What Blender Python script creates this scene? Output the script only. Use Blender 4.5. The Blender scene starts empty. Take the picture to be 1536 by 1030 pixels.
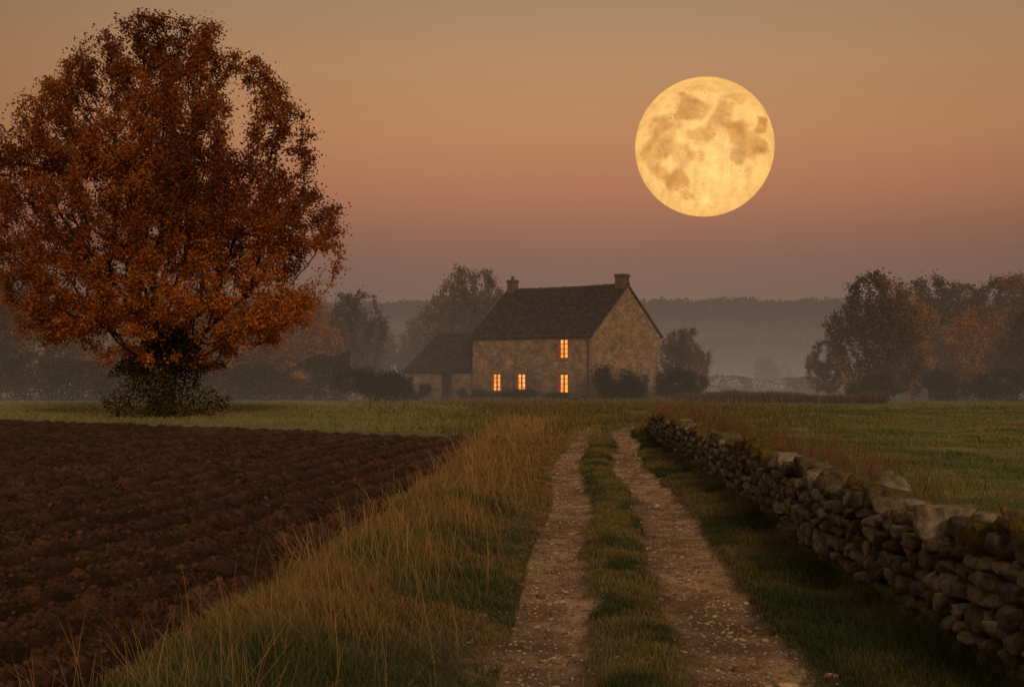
import bpy, math, numpy as np
from mathutils import Vector
R = np.random.RandomState(7)
scene = bpy.context.scene
COL = scene.collection

def s2l(c):
    c = np.array(c, float)/255.0
    return tuple(np.where(c <= 0.04045, c/12.92, ((c+0.055)/1.055)**2.4))

# ------------------------------------------------------------ noise helpers
TAB = np.random.RandomState(3).rand(256, 256)
def vn(x, y, s=0):
    x = np.asarray(x, float)+s*17.31; y = np.asarray(y, float)+s*9.77
    xi = np.floor(x).astype(int); yi = np.floor(y).astype(int)
    fx = x-xi; fy = y-yi
    fx = fx*fx*(3-2*fx); fy = fy*fy*(3-2*fy)
    a = TAB[xi & 255, yi & 255]; b = TAB[(xi+1) & 255, yi & 255]
    c = TAB[xi & 255, (yi+1) & 255]; d = TAB[(xi+1) & 255, (yi+1) & 255]
    return (a*(1-fx)+b*fx)*(1-fy)+(c*(1-fx)+d*fx)*fy
def fbm(x, y, o=4, s=0):
    t = 0; a = 0.5; n = 0
    for i in range(o):
        t = t+a*vn(x*2**i, y*2**i, s+i); n += a; a *= 0.5
    return t/n
def n3(p, f, s=0):
    return (vn(p[:, 0]*f, p[:, 1]*f+p[:, 2]*f*0.7, s)+vn(p[:, 1]*f, p[:, 2]*f, s+5)+vn(p[:, 0]*f+7, p[:, 2]*f, s+9))/3
def sm(a, b, x):
    t = np.clip((x-a)/(b-a), 0, 1)
    return t*t*(3-2*t)

# ------------------------------------------------------------ mesh helper
def mk(name, V, F, mat, col=None, smooth=False, sizes=None, parent=None, loc=(0, 0, 0)):
    V = np.asarray(V, np.float32)
    me = bpy.data.meshes.new(name)
    if sizes is None:
        F = np.asarray(F, np.int32)
        sizes = np.full(len(F), F.shape[1], np.int32); loops = F.ravel()
    else:
        loops = np.asarray(F, np.int32)
    starts = np.concatenate([[0], np.cumsum(sizes)[:-1]]).astype(np.int32)
    me.vertices.add(len(V)); me.vertices.foreach_set("co", V.ravel())
    me.loops.add(len(loops)); me.loops.foreach_set("vertex_index", loops)
    me.polygons.add(len(sizes)); me.polygons.foreach_set("loop_start", starts)
    if smooth:
        me.polygons.foreach_set("use_smooth", np.ones(len(sizes), bool))
    me.update(calc_edges=True); me.validate()
    if col is not None:
        at = me.attributes.new("col", 'FLOAT_COLOR', 'POINT')
        c = np.ones((len(V), 4), np.float32); c[:, :col.shape[1]] = col
        at.data.foreach_set("color", c.ravel())
    me.materials.append(mat)
    ob = bpy.data.objects.new(name, me); COL.objects.link(ob); ob.location = loc
    if parent: ob.parent = parent
    return ob
def empty(name, loc, label=None, cat=None, group=None):
    e = bpy.data.objects.new(name, None); e.empty_display_size = 0.3; e.location = loc
    COL.objects.link(e); tag(e, label, cat, group)
    return e
def tag(o, label=None, cat=None, group=None, kind=None):
    if label: o["label"] = label
    if cat: o["category"] = cat
    if group: o["group"] = group
    if kind: o["kind"] = kind
    return o

# ------------------------------------------------------------ materials
HZ = bpy.data.node_groups.new("painted_mist", 'ShaderNodeTree')
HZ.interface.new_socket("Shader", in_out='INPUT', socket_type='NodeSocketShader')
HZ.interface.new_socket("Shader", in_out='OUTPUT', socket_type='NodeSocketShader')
def build_haze():  # paints haze into the surfaces: mist-coloured emission mixed in by world position
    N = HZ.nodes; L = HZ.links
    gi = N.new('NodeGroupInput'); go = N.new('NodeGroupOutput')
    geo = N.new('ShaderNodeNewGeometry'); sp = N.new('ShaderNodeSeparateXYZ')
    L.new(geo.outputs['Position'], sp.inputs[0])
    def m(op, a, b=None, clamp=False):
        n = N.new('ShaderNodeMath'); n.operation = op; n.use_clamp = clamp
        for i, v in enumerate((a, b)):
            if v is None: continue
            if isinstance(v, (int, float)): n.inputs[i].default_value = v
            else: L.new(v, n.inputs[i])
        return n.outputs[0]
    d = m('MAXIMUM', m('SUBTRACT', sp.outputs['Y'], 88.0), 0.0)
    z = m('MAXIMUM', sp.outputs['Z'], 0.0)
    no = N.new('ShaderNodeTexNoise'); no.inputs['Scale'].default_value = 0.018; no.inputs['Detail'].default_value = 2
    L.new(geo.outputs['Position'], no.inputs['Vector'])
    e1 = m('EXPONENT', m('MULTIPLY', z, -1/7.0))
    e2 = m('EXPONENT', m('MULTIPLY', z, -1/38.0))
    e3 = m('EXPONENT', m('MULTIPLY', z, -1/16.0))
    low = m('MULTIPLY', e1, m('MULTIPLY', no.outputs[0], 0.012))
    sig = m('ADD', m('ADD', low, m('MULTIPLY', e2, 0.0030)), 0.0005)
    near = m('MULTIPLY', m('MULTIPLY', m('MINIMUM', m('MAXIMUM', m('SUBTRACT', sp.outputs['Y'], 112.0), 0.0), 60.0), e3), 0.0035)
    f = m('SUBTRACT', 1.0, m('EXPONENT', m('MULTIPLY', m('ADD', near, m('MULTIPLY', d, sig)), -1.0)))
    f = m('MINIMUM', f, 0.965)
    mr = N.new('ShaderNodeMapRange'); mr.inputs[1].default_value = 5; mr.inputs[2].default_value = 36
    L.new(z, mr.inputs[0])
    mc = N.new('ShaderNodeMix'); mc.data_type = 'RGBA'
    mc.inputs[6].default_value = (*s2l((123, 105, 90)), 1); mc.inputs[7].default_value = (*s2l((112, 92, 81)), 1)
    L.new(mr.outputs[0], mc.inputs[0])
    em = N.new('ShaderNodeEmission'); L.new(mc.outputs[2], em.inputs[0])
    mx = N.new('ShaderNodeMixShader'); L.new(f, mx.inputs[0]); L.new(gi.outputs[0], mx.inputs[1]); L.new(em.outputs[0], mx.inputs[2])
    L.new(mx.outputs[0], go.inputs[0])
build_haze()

def material(name, color=None, attr=False, rough=0.9, noise=None, bump=None, translucent=0, haze=True, spec=0.2):
    """noise=(scale, low, high) multiplies the colour; bump=(scale, strength, distance)"""
    mt = bpy.data.materials.new(name); mt.use_nodes = True
    N = mt.node_tree.nodes; L = mt.node_tree.links
    bs = N['Principled BSDF']; out = N['Material Output']
    bs.inputs['Roughness'].default_value = rough; bs.inputs['Specular IOR Level'].default_value = spec
    geo = N.new('ShaderNodeNewGeometry')
    if attr:
        a = N.new('ShaderNodeAttribute'); a.attribute_name = "col"; src = a.outputs['Color']
    else:
        rgb = N.new('ShaderNodeRGB'); rgb.outputs[0].default_value = (*color, 1); src = rgb.outputs[0]
    if noise:
        no = N.new('ShaderNodeTexNoise'); no.inputs['Scale'].default_value = noise[0]; no.inputs['Detail'].default_value = 6
        no.inputs['Roughness'].default_value = 0.65
        L.new(geo.outputs['Position'], no.inputs['Vector'])
        mr = N.new('ShaderNodeMapRange'); mr.inputs[1].default_value = 0.3; mr.inputs[2].default_value = 0.7
        mr.inputs[3].default_value = noise[1]; mr.inputs[4].default_value = noise[2]
        L.new(no.outputs[0], mr.inputs[0])
        vm = N.new('ShaderNodeVectorMath'); vm.operation = 'SCALE'
        L.new(src, vm.inputs[0]); L.new(mr.outputs[0], vm.inputs['Scale']); src = vm.outputs[0]
    L.new(src, bs.inputs['Base Color'])
    if bump:
        nb = N.new('ShaderNodeTexNoise'); nb.inputs['Scale'].default_value = bump[0]; nb.inputs['Detail'].default_value = 8
        nb.inputs['Roughness'].default_value = 0.7
        L.new(geo.outputs['Position'], nb.inputs['Vector'])
        b = N.new('ShaderNodeBump'); b.inputs['Strength'].default_value = bump[1]; b.inputs['Distance'].default_value = bump[2]
        L.new(nb.outputs[0], b.inputs['Height']); L.new(b.outputs[0], bs.inputs['Normal'])
    sh = bs.outputs[0]
    if translucent:
        tr = N.new('ShaderNodeBsdfTranslucent'); L.new(src, tr.inputs[0])
        mx = N.new('ShaderNodeMixShader'); mx.inputs[0].default_value = translucent
        L.new(sh, mx.inputs[1]); L.new(tr.outputs[0], mx.inputs[2]); sh = mx.outputs[0]
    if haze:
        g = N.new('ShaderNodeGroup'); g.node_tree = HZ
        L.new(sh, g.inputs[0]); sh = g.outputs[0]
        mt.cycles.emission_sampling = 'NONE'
    L.new(sh, out.inputs[0])
    return mt

M_ground = material("turf_soil", attr=True, noise=(9, 0.65, 1.35), bump=(14, 0.6, 0.04))
M_plough = material("ploughed_earth", attr=True, noise=(20, 0.4, 1.6), bump=(26, 1.0, 0.04), rough=0.95, haze=False, spec=0.1)
M_track = material("gravelly_dirt", attr=True, noise=(48, 0.6, 1.4), bump=(60, 1.0, 0.015), rough=0.95, haze=False, spec=0.1)
M_blade = material("grass_blade", attr=True, translucent=0.3, rough=0.7, spec=0.1)
M_near = material("near_grass_blade", attr=True, translucent=0.3, rough=0.7, spec=0.1, haze=False)
M_leaf = material("leaf", attr=True, translucent=0.35, rough=0.7, spec=0.1)
M_nleaf = material("near_leaf", attr=True, translucent=0.35, rough=0.7, spec=0.1, haze=False)
M_bark = material("bark", color=(0.032, 0.022, 0.015), noise=(6, 0.5, 1.5), bump=(12, 0.8, 0.05))
M_stone = material("field_stone", attr=True, noise=(11, 0.35, 1.5), bump=(24, 1.0, 0.05), rough=0.95, haze=False, spec=0.1)
M_pebble = material("pebble", attr=True, noise=(40, 0.7, 1.3), haze=False, spec=0.1)
M_wood = material("forest_hill", attr=True, noise=(0.15, 0.6, 1.4))

# ------------------------------------------------------------ terrain functions
TY = [-20, 0, 9.76, 13.5, 19, 28.6, 38, 48, 52, 55, 58, 61, 66, 90]
TX = [0.3, 0.5, 0.90, 1.10, 1.38, 1.82, 2.32, 2.98, 3.35, 3.8, 4.6, 5.9, 8.6, 22]
EY = [-20, 0, 9.76, 11.8, 15.8, 27, 46.9, 60]
EX = [-4.2, -3.1, -2.6, -2.4, -2.05, -1.55, -0.75, -0.3]
WYY = [0, 8, 14.8, 19.1, 26, 43.7, 51, 60, 120]; WXX = [3.8, 3.75, 3.69, 4.0, 4.13, 4.75, 5.2, 5.8, 16]
def ctr(y): return np.interp(y, TY, TX)+0.10*np.sin(y*0.33)*sm(12, 20, y)
def masks(x, y):
    dx = x-ctr(y)
    j = (fbm(x*1.3, y*0.6, 3, 11)-0.5)*0.26+(fbm(x*9, y*7, 3, 12)-0.5)*0.26
    rut = 1-sm(0.28, 0.54, np.abs(np.abs(dx)-0.78)+j)
    rut = rut*(1-sm(57, 62, y))
    edge = np.interp(y, EY, EX)
    top = np.interp(x, [-90, -24, -11, -0.7, 5], [125, 67, 57, 47.5, 46])
    sd = np.minimum(edge-x, (top-y)*0.6)+(fbm(x*1.2, y*1.2, 4, 21)-0.5)*0.7
    pl = sm(0.0, 0.35, sd)
    return dx, rut, pl, sd
def fphase(x, y): return (x-0.17*y+0.30*(fbm(x*0.3, y*0.12, 2, 31)-0.5)+0.22*(fbm(x*1.6, y*0.6, 3, 33)-0.5))/0.92
def H(x, y, full=True):
    dx, rut, pl, sd = masks(x, y)
    h = 0.10*(fbm(x*0.35, y*0.35, 3, 2)-0.5)+0.05*(fbm(x*2.2, y*2.2, 3, 4)-0.5)
    ad = np.abs(dx)
    h = h*(0.35+0.65*sm(0.8, 2.0, ad))
    h = h+0.03*(1-sm(0.1, 0.4, ad))*(1-sm(60, 66, y))
    h = h-0.055*rut+0.02*rut*(fbm(x*5, y*5, 3, 5)-0.5)
    h = h+0.10*np.exp(-((x-(np.interp(y, EY, EX)+0.9))/0.7)**2)*(1-sm(48, 58, y))
    if full:
        fur = 0.5+0.5*np.sin(2*np.pi*fphase(x, y))
        cl = fbm(x*4.2, y*4.2, 3, 41)
        cl2 = np.abs(fbm(x*11, y*11, 3, 51)-0.5)*2
        big = fbm(x*0.8, y*0.5, 2, 43)
        hp = -0.17+(0.11+0.13*big)*fur**1.1+(0.08+0.09*fur)*(cl-0.5)+0.085*cl2
    else: hp = 0
    h = h*(1-pl)+hp*pl
    f = sm(-200, -60, -y)
    return h*f

# ------------------------------------------------------------ ground sheet
rows = list(np.arange(-12, 6, 0.5)); y = 6.0
while y < 100: rows.append(y); y += max(0.026, 0.0034*y)
while y < 3800: rows.append(y); y *= 1.05
rows = np.array(rows)
cs = np.concatenate([-np.geomspace(3.0, 0.44, 12), np.linspace(-0.42, 0.42, 720), np.geomspace(0.44, 3.0, 12)])
Yg, Sg = np.meshgrid(rows, cs, indexing='ij')
Xg = Sg*np.maximum(Yg+2.0, 8.0)
nr, nc = Yg.shape
x = Xg.ravel(); y = Yg.ravel()
z = H(x, y)
dx, rut, pl, sd = masks(x, y)
n1 = fbm(x*0.25, y*0.25, 4, 61)[:, None]; n2 = fbm(x*3, y*3, 4, 71)[:, None]
def mix(a, b, t): return np.array(a)*(1-t)+np.array(b)*t
near = mix((0.046, 0.044, 0.018), (0.100, 0.074, 0.030), n2)
mead = mix((0.135, 0.140, 0.056), (0.22, 0.19, 0.078), sm(0.35, 0.65, n1))
mead = mead*(0.6+0.8*fbm(x*0.9, y*0.5, 4, 81)[:, None])
leftm = mix((0.20, 0.185, 0.100), (0.29, 0.24, 0.135), sm(0.3, 0.7, n1))
farr = (sm(40, 62, y))[:, None]
isr = sm(2.0, 8.0, x-0.05*y)[:, None]
g = mix(near, mix(leftm, mead, isr), farr)
wallx = np.interp(y, WYY, WXX)
rm = sm(0.2, 2.5, x-wallx)[:, None]
g = mix(g, mead, rm*(1-farr*0.5))
dirt = mix((0.20, 0.112, 0.062), (0.42, 0.26, 0.152), sm(0.25, 0.75, n2))
dirt = dirt*(0.72+0.5*sm(0.3, 0.7, fbm(x*1.1, y*0.35, 4, 75)))[:, None]
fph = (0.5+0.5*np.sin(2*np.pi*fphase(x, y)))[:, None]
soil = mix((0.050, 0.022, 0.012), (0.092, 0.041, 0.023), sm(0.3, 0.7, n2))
soil = soil*(0.45+0.45*fph+0.6*sm(-0.1, 0.09, z)[:, None])*(0.75+0.5*fbm(x*0.5, y*0.3, 3, 77)[:, None])  # furrow light and shade painted in: crests lighter, troughs darker
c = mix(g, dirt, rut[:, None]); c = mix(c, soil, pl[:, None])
idx = np.arange(nr*nc).reshape(nr, nc)
F = np.stack([idx[:-1, :-1].ravel(), idx[:-1, 1:].ravel(), idx[1:, 1:].ravel(), idx[1:, :-1].ravel()], 1)
V = np.stack([x, y, z], 1)
plf = pl[F].mean(1) > 0.5; rtf = (rut[F].mean(1) > 0.35) & ~plf
def sub(name, sel, mat):
    f = F[sel]; u, inv = np.unique(f, return_inverse=True)
    return mk(name, V[u], inv.reshape(f.shape), mat, c[u], smooth=True)
tag(sub("ground", ~plf & ~rtf, M_ground), kind="structure")
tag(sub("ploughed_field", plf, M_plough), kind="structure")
tag(sub("dirt_track", rtf, M_track), kind="structure")

# ------------------------------------------------------------ rocks
def cube_template(n):
    pts = {}; faces = []
    def pid(p):
        k = tuple(np.round(p, 5))
        if k not in pts: pts[k] = len(pts)
        return pts[k]
    for ax in range(3):
        for sg in (-1, 1):
            for i in range(n):
                for j in range(n):
                    q = []
                    for (a, b) in ((i, j), (i+1, j), (i+1, j+1), (i, j+1)):
                        p = [0, 0, 0]; p[ax] = sg; p[(ax+1) % 3] = -1+2*a/n; p[(ax+2) % 3] = -1+2*b/n
                        q.append(pid(p))
                    faces.append(q if sg > 0 else q[::-1])
    P = np.array(list(pts.keys()), float)
    return P, np.array(faces)
def rocks(centres, sizes, yaw, n, rng, tilt=0.12, round_=0.55, cuts=5, cutlo=0.72, rn=0.025):
    T, Fq = cube_template(n)
    sph = T/np.linalg.norm(T, axis=1)[:, None]
    base = T*(1-round_)+sph*round_*1.15
    K = len(centres); P = np.repeat(base[None], K, 0)
    for _ in range(cuts):
        nrm = rng.randn(K, 3); nrm /= np.linalg.norm(nrm, axis=1)[:, None]
        off = rng.uniform(cutlo, 1.0, K)
        d = np.einsum('kvi,ki->kv', P, nrm)-off[:, None]
        P = P-np.maximum(d, 0)[:, :, None]*nrm[:, None, :]*0.9
    P = P+rng.randn(K, len(T), 3)*rn
    P = P*np.asarray(sizes)[:, None, :]*0.5
    t = rng.randn(K)*tilt; ct, st = np.cos(t)[:, None], np.sin(t)[:, None]
    X, Y, Z = P[..., 0], P[..., 1], P[..., 2]
    X, Z = X*ct-Z*st, X*st+Z*ct
    cy, sy = np.cos(yaw)[:, None], np.sin(yaw)[:, None]
    X, Y = X*cy-Y*sy, X*sy+Y*cy
    P = np.stack([X, Y, Z], -1)+np.asarray(centres)[:, None, :]
    Fa = (Fq[None]+(np.arange(K)*len(T))[:, None, None]).reshape(-1, 4)
    return P.reshape(-1, 3), Fa, len(T)

# clods in the ploughed earth
K = 34000
yy = 7*np.exp(R.rand(K)*math.log(45/7)); xx = R.uniform(-0.42, 0.0, K)*(yy+2)
_, _, p_, s_ = masks(xx, yy); ok = (p_ > 0.8) & (0.5+0.5*np.sin(2*np.pi*fphase(xx, yy)) > 0.9*R.rand(K)); xx = xx[ok]; yy = yy[ok]; K = len(xx)
sz = np.minimum(np.exp(R.randn(K)*0.55)*0.027*(1+yy*0.009), 0.10)
S3 = np.stack([sz*R.uniform(0.8, 1.5, K), sz*R.uniform(0.8, 1.3, K), sz*R.uniform(0.6, 1, K)], 1)
P, Fa, nt = rocks(np.stack([xx, yy, H(xx, yy)+sz*0.15], 1), S3, R.rand(K)*6.28, 2, R, tilt=0.5, round_=0.5, cuts=4)
cc = mix((0.055, 0.024, 0.013), (0.14, 0.066, 0.038), R.rand(K, 1)**2.2)
tag(mk("soil_clods", P, Fa, M_plough, np.repeat(cc, nt, 0)), kind="stuff", label="dark brown clods of earth on the ploughed field", cat="soil")

# pebbles on the track
K = 17000
yy = 7*np.exp(R.rand(K)*math.log(50/7)); sd_ = np.where(R.rand(K) < 0.5, -1, 1)
xx = ctr(yy)+sd_*0.78+R.randn(K)*0.24
sz = np.exp(R.randn(K)*0.6)*0.0100*(1+yy*0.012)
S3 = np.stack([sz*R.uniform(1, 1.7, K), sz*R.uniform(0.8, 1.3, K), sz*R.uniform(0.4, 0.7, K)], 1)
P, Fa, nt = rocks(np.stack([xx, yy, H(xx, yy)+sz*0.05], 1), S3, R.rand(K)*6.28, 2, R, tilt=0.2, cuts=3)
cc = mix((0.14, 0.080, 0.045), (0.54, 0.37, 0.245), R.rand(K, 1)**2.4)
tag(mk("gravel", P, Fa, M_pebble, np.repeat(cc, nt, 0), smooth=True), kind="stuff", label="pale loose pebbles on the dirt track", cat="gravel")

# ------------------------------------------------------------ grass
def blades(name, x, y, h, w, cb, ct, lean=0.35, label=None, wind=0.0, mat=None):
    n = len(x); z = H(x, y, False)-0.01
    yaw = R.rand(n)*np.pi*2; l = R.rand(n)*np.pi*2
    le = lean*R.rand(n)*h
    wx = wind*(0.4+1.2*fbm(x*0.7, y*0.7, 2, 301))
    lx = np.cos(l)*le+wx*h; ly = np.sin(l)*le
    sx = np.cos(yaw)*w/2; sy = np.sin(yaw)*w/2
    V = np.zeros((n, 7, 3))
    for k, (t, ww) in enumerate(((0, 1.0), (0.4, 0.85), (0.75, 0.55))):
        b = t**1.8
        V[:, 2*k] = np.stack([x+lx*b-sx*ww, y+ly*b-sy*ww, z+h*t], 1)
        V[:, 2*k+1] = np.stack([x+lx*b+sx*ww, y+ly*b+sy*ww, z+h*t], 1)
    V[:, 6] = np.stack([x+lx, y+ly, z+h*(1-0.25*le/np.maximum(h, 1e-3))], 1)
    f = np.array([0, 1, 3, 2, 2, 3, 5, 4, 4, 5, 6])
    L = (f[None]+(np.arange(n)*7)[:, None]).ravel()
    sizes = np.tile([4, 4, 3], n)
    C = np.zeros((n, 7, 3)); tt = [0, 0, .4, .4, .75, .75, 1]
    for k in range(7): C[:, k] = cb*(1-tt[k])+ct*tt[k]
    o = mk(name, V.reshape(-1, 3), L, mat or M_near, C.reshape(-1, 3), sizes=sizes)
    tag(o, label, "grass", kind="stuff")
    return o
GREEN = np.array((0.074, 0.088, 0.027)); DGREEN = np.array((0.034, 0.046, 0.015))
GOLD = np.array((0.52, 0.32, 0.125)); OLIVE = np.array((0.20, 0.160, 0.056)); BROWN = np.array((0.20, 0.118, 0.054))
def wid(y, k=1.0): return np.maximum(0.0055, 0.00058*y)*k
def cmix(a, b, t): return a[None]*(1-t[:, None])+b[None]*t[:, None]

# tall verge between field and track
n = 135000
y_ = 6.5*np.exp(R.rand(n)*math.log(60/6.5)); u = R.rand(n)
e0 = np.interp(y_, EY, EX)-0.35; e1 = ctr(y_)-1.02
x_ = e0+(e1-e0)*u
_, _, p_, _ = masks(x_, y_)
cl = fbm(x_*1.8, y_*1.3, 3, 91); gold = sm(0.36, 0.60, fbm(x_*0.9, y_*0.5, 3, 95)+0.22*(0.5-u)+0.010*(y_-12))
keep = (cl > 0.34+0.3*R.rand(n)-0.24) & (p_ < 0.3+0.5*R.rand(n))
prof = 0.32+0.66*np.exp(-((u-0.42)/0.25)**2)
hh = (0.04+0.46*cl**1.2)*prof*R.uniform(0.4, 1.35, n)
x_, y_, hh, gold, u = [a[keep] for a in (x_, y_, hh, gold, u)]
ct_ = cmix(GREEN*1.5, GOLD*0.75, np.clip(gold*0.85+R.rand(len(x_))*0.3, 0, 1))*R.uniform(0.5, 1.45, (len(x_), 1))
cb_ = cmix(DGREEN, BROWN*0.6, gold*0.7)
blades("verge_grass", x_, y_, hh, wid(y_), cb_, ct_, 1.1, "long green and golden grass on the verge of a track", wind=-0.06)
# tall dry stalks
n = 4400
y_ = 7.5*np.exp(R.rand(n)**0.85*math.log(60/7.5)); u = np.clip(0.38+R.randn(n)*0.24, 0.02, 0.9)
e0 = np.interp(y_, EY, EX)-0.1; e1 = ctr(y_)-1.1
x_ = e0+(e1-e0)*u
cl = fbm(x_*1.1, y_*0.9, 3, 95); k = cl+R.rand(n)*0.25 > 0.52
x_, y_ = x_[k], y_[k]; n = len(x_)
hs = R.uniform(0.35, 0.80, n)
blades("dry_grass_stalks", x_, y_, hs, wid(y_, 0.65), np.tile(BROWN, (n, 1)), GOLD[None]*R.uniform(0.6, 1.4, (n, 1)), 1.0, "dry golden seed stalks above the verge grass", wind=-0.08)
# centre strip
n = 60000
y_ = 6.5*np.exp(R.rand(n)*math.log(60/6.5)); dxx = np.clip(R.randn(n)*0.24, -0.62, 0.62)
x_ = ctr(y_)+dxx
_, rt_, _, _ = masks(x_, y_); k = rt_ < 0.2+0.6*R.rand(n)**2; x_, y_ = x_[k], y_[k]; n = len(x_)
g_ = sm(0.32, 0.62, fbm(x_*1.5, y_*0.8, 3, 97)+0.003*(y_-15))
hh = (0.02+0.10*fbm(x_*3, y_*3, 2, 99))*R.uniform(0.5, 1.5, n)
blades("track_centre_grass", x_, y_, hh, wid(y_), cmix(DGREEN, BROWN*0.7, g_), cmix(GREEN*1.2, OLIVE*1.4, g_)*R.uniform(0.6, 1.3, (n, 1)), 0.9, "short worn grass strip between two wheel ruts")
# right verge up to wall
n = 110000
y_ = 6.5*np.exp(R.rand(n)*math.log(60/6.5)); u = R.rand(n)
wx_ = np.interp(y_, WYY, WXX)
e0 = ctr(y_)+1.0; e1 = wx_-0.22
x_ = e0+(e1-e0)*u
_, rt_, _, _ = masks(x_, y_); k = rt_ < 0.2+0.6*R.rand(n)**2; x_, y_, u = x_[k], y_[k], u[k]; n = len(x_)
cl = fbm(x_*2, y_*1.4, 3, 103)
hh = (0.04+0.19*cl)*R.uniform(0.5, 1.3, n)*(0.5+0.5*u+0.6*np.exp(-((u-0.95)/0.15)**2))
g_ = np.clip(sm(0.48, 0.72, fbm(x_*0.8, y_*0.4, 3, 105)+0.004*(y_-16))+0.5*(u > 0.93)+0.5*np.exp(-(u/0.14)**2), 0, 1)
blades("roadside_grass", x_, y_, hh, wid(y_), cmix(DGREEN*0.8, BROWN*0.6, g_), cmix(GREEN*1.0, OLIVE*1.1, g_)*R.uniform(0.6, 1.35, (n, 1)), 0.9, "dark green grass beside a dry stone wall")
# meadow beyond wall
n = 125000
y_ = 9*np.exp(R.rand(n)*math.log(112/9)); wx_ = np.interp(y_, WYY, WXX)
x_ = wx_+0.3+R.rand(n)*np.maximum(0.42*(y_+2)-wx_, 0.5)
cl = fbm(x_*1.0, y_*0.6, 3, 107)
hh = (0.03+0.12*sm(0.3, 0.7, cl))*R.uniform(0.5, 1.3, n)
g_ = sm(0.36, 0.62, fbm(x_*0.3, y_*0.2, 3, 109))
blades("meadow_grass", x_, y_, hh, wid(y_, 1.1), cmix(GREEN*1.2, OLIVE*0.8, g_), cmix(GREEN*2.1, OLIVE*1.6, g_)*R.uniform(0.6, 1.3, (n, 1)), 0.8, "green meadow grass beyond a dry stone wall", mat=M_blade)
# dry growth just behind the wall
n = 9000
y_ = 9*np.exp(R.rand(n)*math.log(75/9)); wx_ = np.interp(y_, WYY, WXX)
x_ = wx_+0.35+np.abs(R.randn(n))*0.8
k = fbm(x_*0.5, y_*0.25, 3, 113) > 0.42+0.2*R.rand(n)
x_, y_ = x_[k], y_[k]; n = len(x_)
hh = R.uniform(0.4, 1.0, n)
blades("dry_weeds", x_, y_, hh, wid(y_, 0.9), np.tile(BROWN*0.6, (n, 1)), cmix(BROWN, GOLD*0.7, R.rand(n))*0.85, 0.7, "dry brown weeds growing behind a stone wall")
n = 5200
y_ = R.uniform(20, 44, n); x_ = np.interp(y_, WYY, WXX)+0.5+R.gamma(1.3, 0.6, n)
k = fbm(x_*0.8, y_*0.4, 3, 114) > 0.45+0.10*R.rand(n); x_, y_ = x_[k], y_[k]; n = len(x_)
blades("reddish_weeds", x_, y_, R.uniform(0.5, 1.25, n), wid(y_, 0.9), np.tile(BROWN*0.5, (n, 1)), np.array((0.25, 0.12, 0.065))[None]*R.uniform(0.5, 1.2, (n, 1)), 0.6, "tall reddish brown dead weeds in the meadow")
# left meadow strip
n = 45000
y_ = R.uniform(46, 108, n); x_ = R.uniform(-0.42, 0.06, n)*(y_+2)
_, _, p_, _ = masks(x_, y_); k = p_ < 0.3; x_, y_ = x_[k], y_[k]; n = len(x_)
hh = R.uniform(0.05, 0.20, n)*(0.5+fbm(x_*0.4, y_*0.4, 3, 115))
g_ = R.rand(n)*sm(0.3, 0.6, fbm(x_*0.2, y_*0.2, 3, 117))
blades("pasture_grass", x_, y_, hh, wid(y_, 1.2), cmix(GREEN*1.7, OLIVE*1.2, g_), cmix(OLIVE*1.8, GOLD*0.95, g_)*R.uniform(0.7, 1.2, (n, 1)), 0.8, "pale pasture grass beyond the ploughed field", mat=M_blade)
# long dry grass round the bend and in front of the house
n = 32000
y_ = R.uniform(48, 107, n); x_ = ctr(np.minimum(y_, 60))*0.9+R.randn(n)*(3+0.07*(y_-48))
dx_, rt_, p_, _ = masks(x_, y_)
k = (p_ < 0.3) & (rt_ < 0.3) & ((fbm(x_*0.5, y_*0.25, 3, 119) > 0.4)) & ((np.abs(dx_) > 1.2) | (y_ > 62)); x_, y_ = x_[k], y_[k]; n = len(x_)
hh = R.uniform(0.12, 0.42, n)*(1+0.3*(y_ > 95))
g_ = R.rand(n)
blades("rough_grass", x_, y_, hh, wid(y_, 1.0), cmix(DGREEN*1.5, BROWN*0.7, g_), cmix(OLIVE, GOLD*0.7, g_)*R.uniform(0.6, 1.2, (n, 1)), 0.6, "long rough grass in front of the farmhouse", mat=M_blade)
# brown brush line behind the wall, by the house
n = 9000
x_ = R.uniform(12, 27, n); y_ = 104+R.randn(n)*1.0
hh = R.uniform(0.3, 1.15, n)*(0.35+0.9*fbm(x_*0.8, y_*0.2, 3, 121))
blades("brown_brush", x_, y_, hh, wid(y_, 1.0), np.tile(BROWN*0.35, (n, 1)), cmix(BROWN*0.5, BROWN*1.2, R.rand(n)), 0.6, "low brown dead brush at the meadow edge", mat=M_blade)

# ------------------------------------------------------------ dry stone wall
WP = np.array([(3.85, 3.5), (3.78, 8), (3.72, 11.5), (3.69, 14.8), (3.98, 19.5), (4.2, 26), (4.45, 34), (4.78, 43.7), (5.2, 51)])
WH = np.array([0.99, 0.97, 0.95, 0.94, 0.90, 0.85, 0.78, 0.72, 0.62])
yy = np.linspace(3.5, 51, 400)
kk = np.interp(yy, WP[:, 1], WP[:, 0]); kk = np.convolve(np.pad(kk, 20, mode='edge'), np.ones(41)/41, 'valid')
seg = np.concatenate([[0], np.cumsum(np.hypot(np.diff(kk), np.diff(yy)))]); LEN = seg[-1]
def wpt(s): return np.interp(s, seg, kk), np.interp(s, seg, yy)
def wyaw(s):
    a = wpt(s+0.3); b = wpt(s-0.3)
    return np.arctan2(a[1]-b[1], a[0]-b[0])
def wtop(s): return float(np.interp(s, seg, np.interp(yy, WP[:, 1], WH)))+0.05*math.sin(s*1.3)+0.04*math.sin(s*3.1)
rw = np.random.RandomState(5)
C_, S_, Y_, CC, CAP = [], [], [], [], []
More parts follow.
